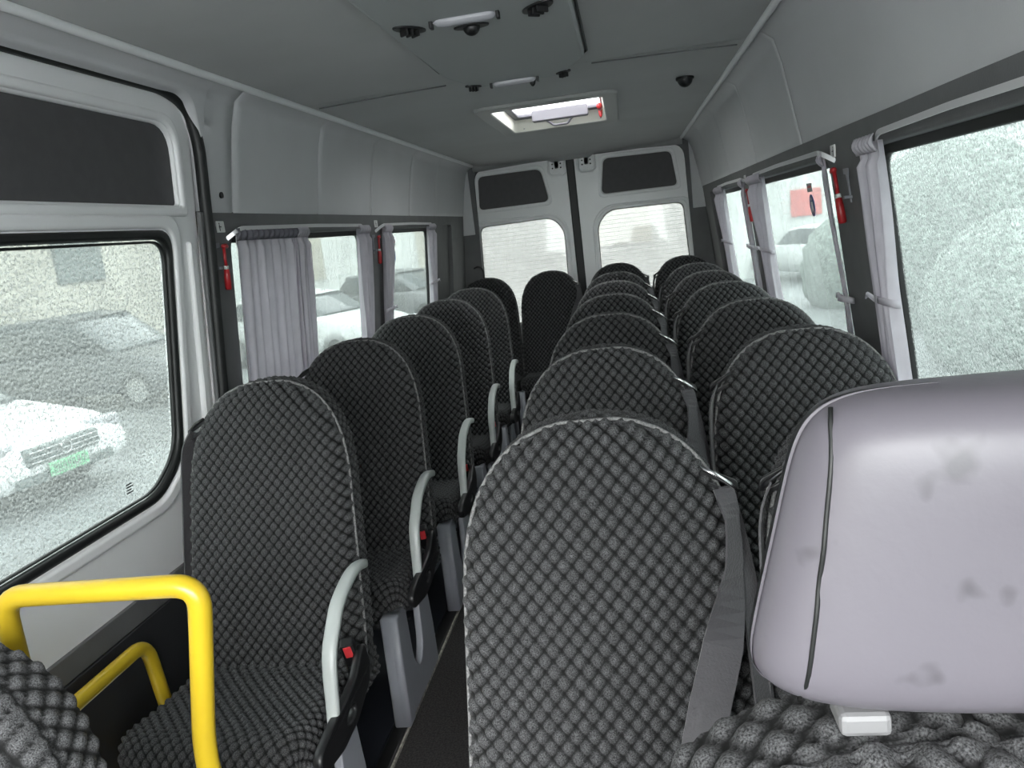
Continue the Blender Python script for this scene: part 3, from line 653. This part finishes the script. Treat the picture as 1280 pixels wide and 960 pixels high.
# ------------------------------------------------------------------ quilted seats
CW, CH_ = .0250, .0295
def qh(a, b_):
    u = a/CW+b_/CH_; v = a/CW-b_/CH_
    return (np.abs(np.sin(np.pi*u))*np.abs(np.sin(np.pi*v)))**.75
def half_w(t, W=.200, flare=.016, arch=.24):
    q = np.clip(1-t/arch, 0, 1)
    return W*np.power(np.clip(1-q**2.2, 0, 1), .42)+flare*np.clip((t-.18)/.4, 0, 1)
def back_cover(cs=1.0, Ht=.70, W=.200, flare=.016, arch=.24, rec=.28, T=.040, amp=.0108, res=.0028, top=1.03, skirt=.055):
    RZ = .045; ph = np.linspace(.03, math.pi/2, int((T+RZ)*.8/res)+2)
    ts = np.concatenate([RZ*(1-np.cos(ph)), np.linspace(RZ, Ht, int((Ht-RZ)/res))[1:]]); nt_ = len(ts)-1
    ez = RZ/W*(1-np.cos(np.linspace(0, math.pi/2, int((T+RZ)*.8/res)+2))); inner = np.linspace(-1+RZ/W, 1-RZ/W, int(2*(W-RZ)/res) // 2*2+1)[1:-1]
    u = np.concatenate([-1+ez, inner, (1-ez)[::-1]]); nu = len(u)-1
    TT, UU = np.meshgrid(ts, u, indexing='ij'); w = half_w(TT, W, flare, arch); X = w*UU
    # distance to outline
    slope = np.gradient(half_w(ts, W, flare, arch), ts); nrm = np.sqrt(1+np.clip(slope, 0, 60)**2)[:, None]
    d = w*(1-np.abs(UU))/nrm
    d = np.minimum(d, TT*1.0+.0005)
    pil = T*np.sqrt(1-(1-np.clip(d/.045, 0, 1))**2)
    belly = .018*np.exp(-((TT-.42)/.17)**2)*(1-UU**2)+.010*np.exp(-((TT-.12)/.09)**2)*(1-UU**2)
    wr = .0012*np.sin(X*37+TT*11)
    G = np.stack([X, -rec*TT-(pil+belly+wr), top-TT], -1)
    mid = G[:, nu//2]; arc = np.concatenate([[0], np.cumsum(np.linalg.norm(np.diff(mid, axis=0), axis=1))])
    q = qh(X/cs, (arc[:, None]+0*X)/cs); fade = np.clip(pil/.006, .0, 1)
    N = np.cross(np.gradient(G, axis=1), np.gradient(G, axis=0)); N /= np.linalg.norm(N, axis=2, keepdims=True)+1e-9
    N = -N if N[..., 1].mean() > 0 else N; N[0] = (0, -.3, .95)
    G = G+N*(amp*q*fade)[..., None]
    # skirt ring going back round the edge
    me = gridmesh(G); V = [tuple(v.co) for v in me.vertices]; F = [tuple(p.vertices) for p in me.polygons]
    m = nu+1; ring = [i*m for i in range(nt_, -1, -1)]+list(range(1, m))+[i*m+nu for i in range(1, nt_+1)]
    prev = ring; vs = list(V); RP = np.array([V[r] for r in ring]); per = np.concatenate([[0], np.cumsum(np.linalg.norm(np.diff(RP, axis=0), axis=1))])
    tg = np.gradient(RP, axis=0); tg[:, 1] = 0; out = np.stack([-tg[:, 2], 0*per, tg[:, 0]], 1); out /= np.linalg.norm(out, axis=1, keepdims=True)+1e-9
    if out[len(out)//2, 2] < 0: out = -out
    nk = int(skirt/.0034); extra = []
    for k in range(1, nk+1):
        off = skirt*k/nk; cur = []; qq = qh(per/cs, (off+0*per)/cs)*min(1, k/2); extra.append(qq)
        bulge = .002*math.sin(math.pi*min(1, k/nk*1.0))
        base = np.stack([RP[:, 0], -rec*(top-RP[:, 2])+off, RP[:, 2]], 1)+out*(bulge+amp*.7*qq*np.clip((RP[:, 2]-.35)/.1, 0, 1))[:, None]
        for r in range(len(ring)):
            vs.append(tuple(base[r])); cur.append(len(vs)-1)
        for i in range(len(ring)-1): F.append((prev[i], prev[i+1], cur[i+1], cur[i]))
        prev = cur
    me = pyd(vs, F); me.flip_normals() if me.polygons[len(F)//3].normal.y > 0 else None
    add_stitch_shade(me, np.concatenate([np.where(d < .002, .5, q).ravel()]+extra)); return me
def back_shell(Ht=.70, W=.200, flare=.016, arch=.24, rec=.28, top=1.03):
    ts = np.concatenate([[.004], np.linspace(.015, Ht, 30)]); G = []
    for t in ts:
        w = float(half_w(np.array(t), W, flare, arch))*.985; row = []
        for a in np.linspace(0, 2*math.pi, 33)[:-1]:
            c, s = math.cos(a), math.sin(a)
            x = w*math.copysign(abs(c)**.6, c); y = math.copysign(abs(s)**.7, s)*(.075 if s > 0 else .006)*min(1, (t/.03)**.5)
            row.append((x, -rec*t+y+.005, top-t-.003))
        G.append(row)
    return fix_normals(gridmesh(G, closed_v=True, caps=True))
def edge_pipe(Ht=.70, W=.200, flare=.016, arch=.24, rec=.28, top=1.03, r=.0030):
    pts = []
    ts = np.concatenate([np.linspace(Ht, .24, 14), np.linspace(.22, .02, 16), [.008, .002]])
    L = [(-float(half_w(np.array(t), W, flare, arch))*1.004-.0045, -rec*t-.008, top-t+.0055*(t < .2)) for t in ts]
    R = [(-p[0], p[1], p[2]) for p in reversed(L)]
    return tube(L+R, r, 8)
def cushion(W=.207, amp=.0092, res=.0032, y_r=-.10, y_f=-.575, zt=.395, th=.105):
    # profile along depth
    prof = [(y_r, zt-.02), (y_r-.04, zt-.012), (-.28, zt-.012), (-.40, zt-.002), (-.50, zt+.012), (y_f+.03, zt+.010), (y_f+.006, zt-.008), (y_f-.004, zt-.04), (y_f+.004, zt-.085), (y_f+.03, zt-.105), (y_f+.10, zt-.112)]
    P = np.array(prof)
    # catmull-rom resample
    Q = []
    for i in range(len(P)-1):
        p0, p1, p2, p3 = P[max(i-1, 0)], P[i], P[i+1], P[min(i+2, len(P)-1)]
        for t in np.linspace(0, 1, 12, endpoint=False):
            Q.append(.5*((2*p1)+(-p0+p2)*t+(2*p0-5*p1+4*p2-p3)*t*t+(-p0+3*p1-3*p2+p3)*t**3))
    Q.append(P[-1]); Q = np.array(Q); s = np.concatenate([[0], np.cumsum(np.linalg.norm(np.diff(Q, axis=0), axis=1))])
    ns = int(s[-1]/res); ss = np.linspace(0, s[-1], ns); py = np.interp(ss, s, Q[:, 0]); pz = np.interp(ss, s, Q[:, 1])
    R = .035; flat = W-R; L = flat+R*math.pi/2+.055
    na = int(2*L/res); aa = np.linspace(-L, L, na)
    ax = np.abs(aa); cx = np.where(ax < flat, ax, np.where(ax < flat+R*math.pi/2, flat+R*np.sin((ax-flat)/R), W))
    cz = np.where(ax < flat, 0, np.where(ax < flat+R*math.pi/2, -R+R*np.cos((ax-flat)/R), -R-(ax-flat-R*math.pi/2)))
    cx = cx*np.sign(aa)
    front = np.clip((y_f+.10-py)/.10, 0, 1.0); shr = 1-.10*front**2
    below = np.clip((zt-.03-pz)/.08, 0, 1)
    X = cx[None, :]*shr[:, None]; Z = pz[:, None]+cz[None, :]*(1-below[:, None]*.85); Yy = py[:, None]+0*X + (.030*front[:, None]*(np.abs(cx[None, :])/W)**4)
    G = np.stack([X, Yy, Z], -1)
    du = np.gradient(G, axis=0); dv = np.gradient(G, axis=1); N = np.cross(dv, du); N /= np.linalg.norm(N, axis=2, keepdims=True)+1e-9
    if N[ns//4, na//2, 2] < 0: N = -N
    A, Sx = np.meshgrid(aa, ss)
    q = amp*qh(A, Sx)
    G = G+N*q[..., None]
    me = gridmesh(G); me.flip_normals() if me.polygons[(ns//4)*(na-1)+na//2].normal.z < 0 else None
    add_stitch_shade(me, qh(A, Sx)); return me
def cushion_base():
    return box(-.195, .195, -.56, -.04, .275, .345, .02)
ARM = [(-.177, .701), (-.225, .712), (-.278, .710), (-.354, .689), (-.398, .655), (-.433, .619), (-.449, .573), (-.459, .522), (-.47, .478)]
def armrest_mesh(x=.245):
    pts = [Vector((x, y, z-FL)) for y, z in ARM]
    # smooth
    out = []
    for i in range(len(pts)-1):
        p0, p1, p2, p3 = pts[max(i-1, 0)], pts[i], pts[i+1], pts[min(i+2, len(pts)-1)]
        for t in (0, .33, .66): out.append(.5*((2*p1)+(-p0+p2)*t+(2*p0-5*p1+4*p2-p3)*t*t+(-p0+3*p1-3*p2+p3)*t**3))
    out.append(pts[-1]); G = []
    for i, p in enumerate(out):
        t = (out[min(i+1, len(out)-1)]-out[max(i-1, 0)]).normalized(); nrm = Vector((1, 0, 0)).cross(t)
        w = .0125+.003*math.sin(math.pi*i/(len(out)-1)); h = .0105
        G.append([p+Vector((1, 0, 0))*w*math.copysign(abs(math.cos(a))**.6, math.cos(a))+nrm*h*math.copysign(abs(math.sin(a))**.6, math.sin(a)) for a in np.linspace(0, 2*math.pi, 13)[:-1]])
    return fix_normals(gridmesh(G, closed_v=True, caps=True))
def bracket_mesh(x=.245):
    o_ = [(-.585, .470), (-.571, .489), (-.50, .500), (-.424, .502), (-.35, .512), (-.29, .545), (-.262, .548), (-.247, .50), (-.268, .455), (-.372, .425), (-.469, .420), (-.575, .440)]
    hole = [(-.405+.030*math.cos(t), .460+.014*math.sin(t)) for t in np.linspace(0, 2*math.pi, 17)[:-1]]
    return plate([rpoly([(a, b_-FL) for a, b_ in o_], .015), [(a, b_-FL) for a, b_ in hole]], .020, .006, lambda u, v, w: (x+w-.006*math.sin((u+.3)*6), u, v))
def leg_mesh(x=.195):
    # aisle-side pedestal plate with a tall rounded cut-out, front post thick
    o_ = [(-.600, .335), (-.612, .02), (-.26, .02), (-.27, .335)]
    hole = rpoly([(-.505, .40), (-.498, .150), (-.44, .09), (-.385, .150), (-.36, .40)], [0, .05, .05, .05, 0])
    out = [(-.612, .02), (-.26, .02), (-.262, .15), (-.285, .335), (-.370, .335)]+rpoly([(-.370, .335), (-.388, .150), (-.44, .10), (-.492, .150), (-.503, .335)], [0, .04, .04, .04, 0])[1:-1]+[(-.503, .335), (-.600, .335)]
    pl = plate([out], .022, .004, lambda u, v, w: (x+w, u, v))
    post = plate([[(-.612, .015), (-.565, .015), (-.552, .335), (-.600, .335)]], .050, .006, lambda u, v, w: (x-.010+w, u, v))
    return pl, post
def buckle_parts(x=.225):
    M = Matrix.Translation((x, -.285, .455)) @ Matrix.Rotation(.35, 4, 'X') @ Matrix.Rotation(.25, 4, 'Z')
    body = xf(box(-.016, .016, -.014, .014, -.045, .024, .005), M)
    btn = xf(box(-.009, .009, -.0165, -.0125, -.012, .020, .002), M)
    tail = tube([M @ Vector((0, 0, -.04)), M @ Vector((0, .01, -.08)), M @ Vector((-.02, .03, -.11))], .008, 8)
    return body, btn, tail
def belt_parts(sx_, drape):
    x = sx_*.182
    guide = joinm(plate([rrect(-.026, .026, -.016, .014, .007), rrect(-.020, .020, -.006, .002, .002)], .007, .002, lambda u, v, w: (x+u*sx_, -.045+w-.0, .935+v+u*-.5)))
    loop = tube([(x-sx_*.028, -.052, .963), (x-sx_*.010, -.062, .955), (x+sx_*.012, -.058, .937), (x+sx_*.024, -.050, .922)], .0035, 8)
    if drape:   # hangs loosely in front of the backrest edge
        pts = [(.186, -.058, .93), (.192, -.085, .89), (.186, -.12, .83), (.160, -.165, .745), (.130, -.20, .66), (.105, -.235, .57), (.09, -.25, .44)]
        wd = [(1, .3, 0), (.5, .9, 0), (.6, .9, 0), (1, .15, 0), (1, .0, 0), (1, 0, 0), (1, 0, 0)]
        w = [.030, .036, .046, .054, .054, .054, .054]
        pts = [(p[0]*sx_, p[1], p[2]) for p in pts]; wd = [(a*sx_, b_, c) for a, b_, c in wd]
        s1 = smooth_ribbon(pts, wd, w)
        p2 = [(sx_*.190, -.048, .93), (sx_*.200, -.075, .86), (sx_*.208, -.11, .77), (sx_*.212, -.16, .62), (sx_*.214, -.20, .45), (sx_*.214, -.22, .25)]
        s2 = smooth_ribbon(p2, [(.6, .8, 0)]*6, [.03, .04, .045, .046, .046, .046])
    else:
        p2 = [(sx_*.192, -.045, .93), (sx_*.210, -.06, .88), (sx_*.216, -.09, .75), (sx_*.219, -.13, .60), (sx_*.219, -.17, .42), (sx_*.217, -.2, .2)]
        s1 = smooth_ribbon(p2, [(.25, 1, 0)]*6, [.035, .044, .046, .046, .046, .046]); s2 = None
    return guide, loop, s1, s2
def smooth_ribbon(pts, wd, w):
    P, D_, W_ = [], [], []
    for i in range(len(pts)-1):
        g = lambda k: Vector(pts[min(max(k, 0), len(pts)-1)])
        p0, p1, p2, p3 = g(i-1), g(i), g(i+1), g(i+2)
        for t in np.linspace(0, 1, 6, endpoint=False):
            P.append(.5*((2*p1)+(-p0+p2)*t+(2*p0-5*p1+4*p2-p3)*t*t+(-p0+3*p1-3*p2+p3)*t**3))
            D_.append(Vector(wd[i]).lerp(Vector(wd[i+1]), t)); W_.append(w[i]*(1-t)+w[i+1]*t)
    P.append(Vector(pts[-1])); D_.append(Vector(wd[-1])); W_.append(w[-1])
    return ribbon(P, D_, W_)

ME_COVER, ME_SHELL, ME_PIPE, ME_CUSH, ME_BASE = back_cover(), back_shell(), edge_pipe(), cushion(), cushion_base()
for m_, mm in ((ME_COVER, quilt), (ME_SHELL, shell), (ME_PIPE, piping), (ME_CUSH, quilt), (ME_BASE, shell)):
    m_.materials.append(mm); m_.shade_smooth()
ME_BASE.shade_flat()
def make_seat(label, loc, group, arm, belt_side, drape=False):
    s = thing('bus_seat', label, 'bus seat', loc, group)
    link('backrest', ME_COVER, None, s); link('back_shell', ME_SHELL, None, s)
    link('edge_piping', ME_PIPE, None, s)
    link('seat_cushion', ME_CUSH, None, s); link('cushion_pan', ME_BASE, None, s)
    pl, post = leg_mesh(.195 if arm else -.195)
    link('leg_plate', pl, legmetal, s); link('leg_post', post, legmetal, s)
    if arm:
        link('armrest', armrest_mesh(), armgrey, s, True); link('side_bracket', bracket_mesh(), blackplast, s)
        bx_ = .222
    else:
        pl2, post2 = leg_mesh(.195); link('leg_plate', pl2, legmetal, s); bx_ = .0
    if arm:
        bd, bt, tl = buckle_parts(bx_)
        q = link('buckle', bd, blackplast, s); link('buckle_button', bt, redbuckle, q); link('buckle_strap', tl, belt, q)
    g, lp, s1, s2 = belt_parts(belt_side, drape)
    q = link('belt_guide', g, blackplast, s); link('guide_loop', lp, chrome if drape else blackplast, q, True)
    q = link('seat_belt', s1, belt, s)
    if s2: link('belt_return', s2, belt, q)
    return s
def copy_tree(o, parent=None):
    c = o.copy(); COL.objects.link(c)
    if parent: c.parent = parent
    for ch in list(o.children): copy_tree(ch, c)
    return c
def place(proto, loc, label, group):
    c = copy_tree(proto); c.location = loc; c['label'] = label; c['group'] = group; return c
Y0, PT = 1.1786, .6809
ordn = ['first', 'second', 'third', 'fourth', 'fifth', 'sixth']
XL, XM, XR = -.645, .192, .637
gl_, gm_, gr_ = 'single seats along the left windows', 'aisle seats of the right-hand pairs', 'window seats of the right-hand pairs'
pL = make_seat('black quilted seat directly behind the yellow rail, first of the left row', (XL, Y0+PT, FL), gl_, True, -1)
for k in range(2, 6):
    place(pL, (XL, Y0+PT*k, FL), 'black quilted seat with silver armrest, %s in the single left row from the front' % ordn[k-1], gl_)
pC = make_seat('nearest grey-black quilted aisle seat with loose belt over its right shoulder', (XM, Y0, FL), gm_, False, 1, True)
ROW = ['nearest', 'second', 'third', 'fourth', 'fifth', 'sixth']
for k in range(1, 6):
    place(pC, (XM, Y0+PT*k, FL), 'black quilted aisle seat right of the aisle, %s row from the camera' % ROW[k], gm_)
pR = make_seat('black quilted window seat behind the leather headrest, nearest row on the right', (XR, Y0, FL), gr_, False, -1, False)
for k in range(1, 6):
    place(pR, (XR, Y0+PT*k, FL), 'black quilted right window seat, %s row from the camera' % ROW[k], gr_)
YL = 5.48
gb = 'seats of the last row against the rear doors'
place(pR, (-.712, YL, FL), 'black quilted seat in the left rear corner of the last row', gb)
place(pC, (-.265, YL, FL), 'black quilted seat facing straight down the aisle in the last row', gb)
place(pC, (XM, YL, FL), 'black quilted last-row seat just right of the rear door gap', gb)
place(pR, (XR-.002, YL, FL), 'black quilted seat in the right rear corner of the last row', gb)

# front seats
fs = thing('front_seat', 'grey quilted front passenger seat cut off at the lower left corner', 'bus seat', (-.59, .74, .02))
fc = back_cover(1.15, Ht=.62, W=.205, flare=.012, arch=.22, rec=.22, top=.985, res=.0030); fc.materials.append(quilt); fc.shade_smooth()
link('backrest', fc, None, fs)
sh = back_shell(Ht=.62, W=.205, flare=.012, arch=.22, rec=.22, top=.985); link('back_shell', sh, shell, fs, True)
cu_ = cushion(); link('seat_cushion', cu_, quilt, fs, True); link('seat_base', box(-.2, .2, -.5, .0, -.0, .33, .02), shell, fs)
ds = thing('driver_seat', 'driver seat with grey quilted cover under the leather headrest at lower right', 'driver seat', (.465, .475, .0))
dc = back_cover(1.4, Ht=.62, W=.235, flare=.015, arch=.16, rec=.16, top=1.072, res=.0028, T=.055, skirt=.07); dc.materials.append(quilt); dc.shade_smooth()
link('backrest', dc, None, ds)
link('back_shell', back_shell(Ht=.62, W=.235, flare=.015, arch=.16, rec=.16, top=1.072), shell, ds, True)
dcu = cushion(W=.24); xf(dcu, Matrix.Translation((0, 0, .06))); link('seat_cushion', dcu, quilt, ds, True)
link('seat_base', box(-.2, .2, -.5, .02, FL, .36, .02), shell, ds)
collar_m = mat('pale_grey_collar', (.17, .17, .175, 1), .5)
def headrest():
    """padded cushion: rounded trapezoid outline, domed front"""
    G = []; cx, cz, hh_, = .0, .0, .104
    n = 180
    for a in np.linspace(-math.pi/2, math.pi/2, 100):
        ca, sa = math.copysign(abs(math.cos(a))**.30, math.cos(a)), math.copysign(abs(math.sin(a))**.75, math.sin(a))
        row = []
        for t in np.linspace(0, 2*math.pi, n+1)[:-1]:
            c, s = math.cos(t), math.sin(t)
            x = math.copysign(abs(c)**.28, c)*ca; z = math.copysign(abs(s)**.28, s)*ca
            w = .178-.027*z
            yy = .055*sa
            yy += (.020*x*x if sa < 0 else 0)
            row.append((x*w, yy, z*hh_))
        G.append(row)
    return fix_normals(gridmesh(G, closed_v=True, caps=True))
HRM = headrest()
link_h = link('headrest', xf(HRM, Matrix.Translation((.062, .035, 1.188))), leather, ds, True)
hv = np.array([v.co[:] for v in HRM.vertices]); hv = hv[hv[:, 1] < .028]; seam = []
for k in np.linspace(-.93, .93, 22):
    zz, xx = 1.188+.104*k, .062-.154+.016*k; dd = (hv[:, 0]-xx)**2+(hv[:, 2]-zz)**2; ii = np.argsort(dd)[:4]
    seam.append((xx, float(np.average(hv[ii, 1], weights=1/(dd[ii]+1e-7))), zz))
seam = [(p[0], (seam[max(i-1, 0)][1]+2*p[1]+seam[min(i+1, 21)][1])/4, p[2]) for i, p in enumerate(seam)]
link('seam', tube(seam, .0016, 8), rubber, link_h, True)
for dx in (-.069, .17):
    st_ = link('headrest_post', tube([(dx, .02, 1.0), (dx, .035, 1.12)], .007, 12), chrome, ds, True)
    link('post_collar', box(dx-.016, dx+.016, .004, .036, 1.072, 1.088, .004), collar_m, ds)

# ------------------------------------------------------------------ yellow guard rails
yr = thing('yellow_guard_rail', 'thick yellow hoop rail standing in front of the first left seat', 'grab rail', (-.52, .97, FL), 'yellow rails by the sliding door')
YO = Vector(yr.location)
p = fillet([(-.672, .97, FL), (-.672, .97, .983), (-.357, .97, .985), (-.402, .97, .735), (-.402, .97, .66), (-.402, .97, FL)], .042, 8)
link('hoop', tube([v-YO for v in p], .0165, 18), yellow, yr, True)
for x in (-.672, -.402): link('foot_flange', xf(tube([(0, 0, 0), (0, 0, .008)], .032, 18), Matrix.Translation((x-YO.x, 0, 0))), yellow, yr)
yr2 = thing('yellow_grab_rail', 'low yellow rail along the door side behind the hoop rail', 'grab rail', (-.88, 1.3, FL), 'yellow rails by the sliding door')
p = fillet([(-.905, .95, FL), (-.905, .97, .59), (-.905, 1.56, .59), (-.905, 1.60, .30), (-.905, 1.60, FL)], .05, 8)
link('hoop', tube([v-Vector(yr2.location) for v in p], .0165, 18), yellow, yr2, True)

# ------------------------------------------------------------------ outside
gm = mat('wet_asphalt', (.16, .17, .175, 1), .35, noise=(.8, .25))
struct('ground', box(-40, 40, -30, 40, -.72, -.70), gm)
bw = mat('beige_building_wall', (.46, .44, .38, 1), .8, noise=(.35, .2)); bd_ = mat('dark_window', (.10, .12, .12, 1), .3)
bl = thing('building', 'beige building behind the parked cars left of the van', 'building', (-13, 8, -.7))
link('wall', box(-1, 1, -22, 15, 0, 9), bw, bl)
for yy in range(-20, 12, 4):
    wv = link('window', box(.98, 1.06, yy, yy+1.6, 2.2, 4.2), bd_, bl)
def car(name, label, loc, rotz, m, roof_h=1.42, L=4.4, Wd=1.8, plate_=False, rim=True):
    c = thing(name, label, 'car', loc, None, (0, 0, rotz))
    # side profile (x forward), z up
    def sect(prof, hw, inset, m_, nm, par):
        G = []
        for k, (x, z) in enumerate(prof): pass
        vs = []; fs_ = []
        n_ = len(prof)
        for yk, ins in ((-hw+.0, inset), (-hw*.8, 0), (0, -.03), (hw*.8, 0), (hw, inset)):
            G.append([(x*(1-.03*(ins > 0)), yk*(1-.0), z-(.06 if ins > 0 else 0)*(z > .5)) for x, z in prof])
        me = fix_normals(gridmesh(G, closed_v=True, caps=True)); ob = link(nm, me, m_, par, True)
        return ob
    h = L/2
    body = [(-h, .35), (-h+.03, .85), (-h+.5, .98), (h-1.25, .96), (h-.35, .80), (h-.05, .66), (h, .45), (h-.05, .28), (-h+.1, .28)]
    sect(rpoly(body, .12, 4), Wd/2, .05, m, 'body', c)
    cab = [(-h+.35, .93), (-h+.9, roof_h-.03), (-.2, roof_h), (.35, roof_h-.06), (h-1.15, .95)]
    sect(rpoly(cab, .18, 4), Wd/2*.82, .04, car_glass, 'greenhouse', c)
    rf_ = [(-h+.85, roof_h-.03), (-.2, roof_h+.02), (.40, roof_h-.05), (.30, roof_h-.09), (-.2, roof_h-.05), (-h+.95, roof_h-.07)]
    sect(rpoly(rf_, .03, 2), Wd/2*.80, .02, m, 'roof', c)
    for sx2 in (-1, 1):
        for xx in (-h+.85, h-.85):
            w_ = link('wheel', xf(tube([(0, -.1, 0), (0, .1, 0)], .32, 24), Matrix.Translation((xx, sx2*(Wd/2-.10), .32))), rubber, c)
            link('rim', xf(tube([(0, -.105, 0), (0, .105, 0)], .2, 20), Matrix.Translation((xx, sx2*(Wd/2-.10), .32))), chrome, w_)
        link('headlight', xf(box(-.10, .03, -.20, .20, -.06, .07, .03), Matrix.Translation((h-.10, sx2*(Wd/2-.27), .66)) @ Matrix.Rotation(sx2*-.25, 4, 'Z')), lens, c)
    link('grille', box(h-.07, h+.02, -.45, .45, .48, .66, .03), bd_, c)
    for i in range(3): link('grille_bar', box(h+.0, h+.03, -.42, .42, .51+.05*i, .522+.05*i, .004), chrome, c)
    ring = [(.07*math.cos(t), .07*math.sin(t)) for t in np.linspace(0, 2*math.pi, 21)[:-1]]; ring2 = [(a*.8, b_*.8) for a, b_ in ring]
    link('round_badge', plate([ring, ring2], .02, .004, lambda u, v, w: (h+.03+w, u, .575+v)), chrome, c)
    link('lower_intake', box(h-.06, h+.012, -.6, .6, .30, .40, .02), bd_, c)
    if plate_:
        link('licence_plate', box(h+.02, h+.035, -.24, .24, .33, .47, .01), greenp, c)
        cs = []
        for i in range(7):
            u = -.20+i*.058; cs += [box(h+.035, h+.038, u, u+.008, .355, .445), box(h+.035, h+.038, u+.028, u+.036, .355, .445), box(h+.035, h+.038, u, u+.036, .40 if i % 2 else .437, .408 if i % 2 else .445)]
        link('plate_characters', joinm(*cs), bd_, c)
    return c
car_glass = mat('car_window_glass', (.05, .06, .065, 1), .1); greenp = mat('green_plate', (.20, .55, .30, 1), .5)
cw = mat('white_car_paint', (.75, .76, .77, 1), .25); cdk = mat('dark_car_paint', (.06, .065, .07, 1), .25); cg = mat('silver_car_paint', (.45, .47, .47, 1), .3); crd = mat('red_car_paint', (.6, .05, .05, 1), .3)
car('parked_car', 'white car with green licence plate outside the sliding door window', (-7.6, 7.3, -.70), math.radians(-8), cw, plate_=True)
car('parked_car', 'dark car with high roof parked beyond the white car', (-9.3, 13.0, -.70), math.radians(-6), cdk, 1.62, 4.7)
car('parked_car', 'silver car parked outside the first left window', (-6.4, 16.0, -.70), math.radians(-20), cg)
car('parked_car', 'dark car parked outside the second left window', (-5.9, 21.3, -.70), math.radians(-20), cdk, 1.5)
car('parked_car', 'low grey car parked outside the second right window', (5.2, 21.8, -.70), math.radians(110), cg, 1.4)
dome_m = mat('wet_hedge_green', (.15, .18, .165, 1), .8, noise=(14, .5), bump=(30, 1))
for i, (x, y, r) in enumerate([(4.55, 9.6, 1.1), (5.3, 13.6, 1.75), (4.6, 16.3, 1.15)]):  # domes added to draw the seats' dark reflections in the right panes
    t = thing('round_shrub', ['low round grey-green shrub outside the big right window', 'tall round shrub behind the low one outside the big right window', 'round shrub outside the second right window'][i], 'shrub', (x, y, -.7), 'shrubs along the right side')
    bm = bmesh.new(); bmesh.ops.create_icosphere(bm, subdivisions=4, radius=r)
    for v in bm.verts:
        nrm = v.co.normalized(); k = 1+.03*math.sin(nrm.x*9+i)*math.sin(nrm.y*11)+.03*math.sin(nrm.z*17+nrm.x*13); v.co = Vector((v.co.x*k*.9, v.co.y*k, v.co.z*k*1.0+r*.55))
    me = bpy.data.meshes.new('mesh'); bm.to_mesh(me); bm.free(); link('foliage', me, dome_m, t, True)
    link('trunk', tube([(0, 0, 0), (0, 0, r)], .12, 10), bd_, t)
wr_ = mat('pale_far_wall', (.62, .64, .63, 1), .8, noise=(.3, .15))
b2 = thing('building', 'long pale building behind the right-hand shrubs', 'building', (12, 26, -.7)); link('wall', box(-7.6, 10, 0, 2, 0, 3.2), wr_, b2)
for xx in range(-3, 9, 4): link('window', box(xx, xx+1.6, -.05, .04, 1.0, 2.2), bd_, b2)
rb = thing('banner', 'red banner on the pale building seen through the second right window', 'banner', (5.75, 25.97, 1.25)); link('banner_cloth', box(-.45, .45, -.04, .0, -.40, .40, .01), mat('red_banner_cloth', (.6, .16, .15, 1), .7), rb)
b3 = thing('building', 'pale building beyond the rear doors', 'building', (0, 24, -.7)); link('wall', box(-11.8, 3.9, 0, 2, 0, 6), wr_, b3)
for xx in range(-11, 2, 5): link('window', box(xx, xx+2.0, -.05, .03, 1.4, 3.0), bw, b3)
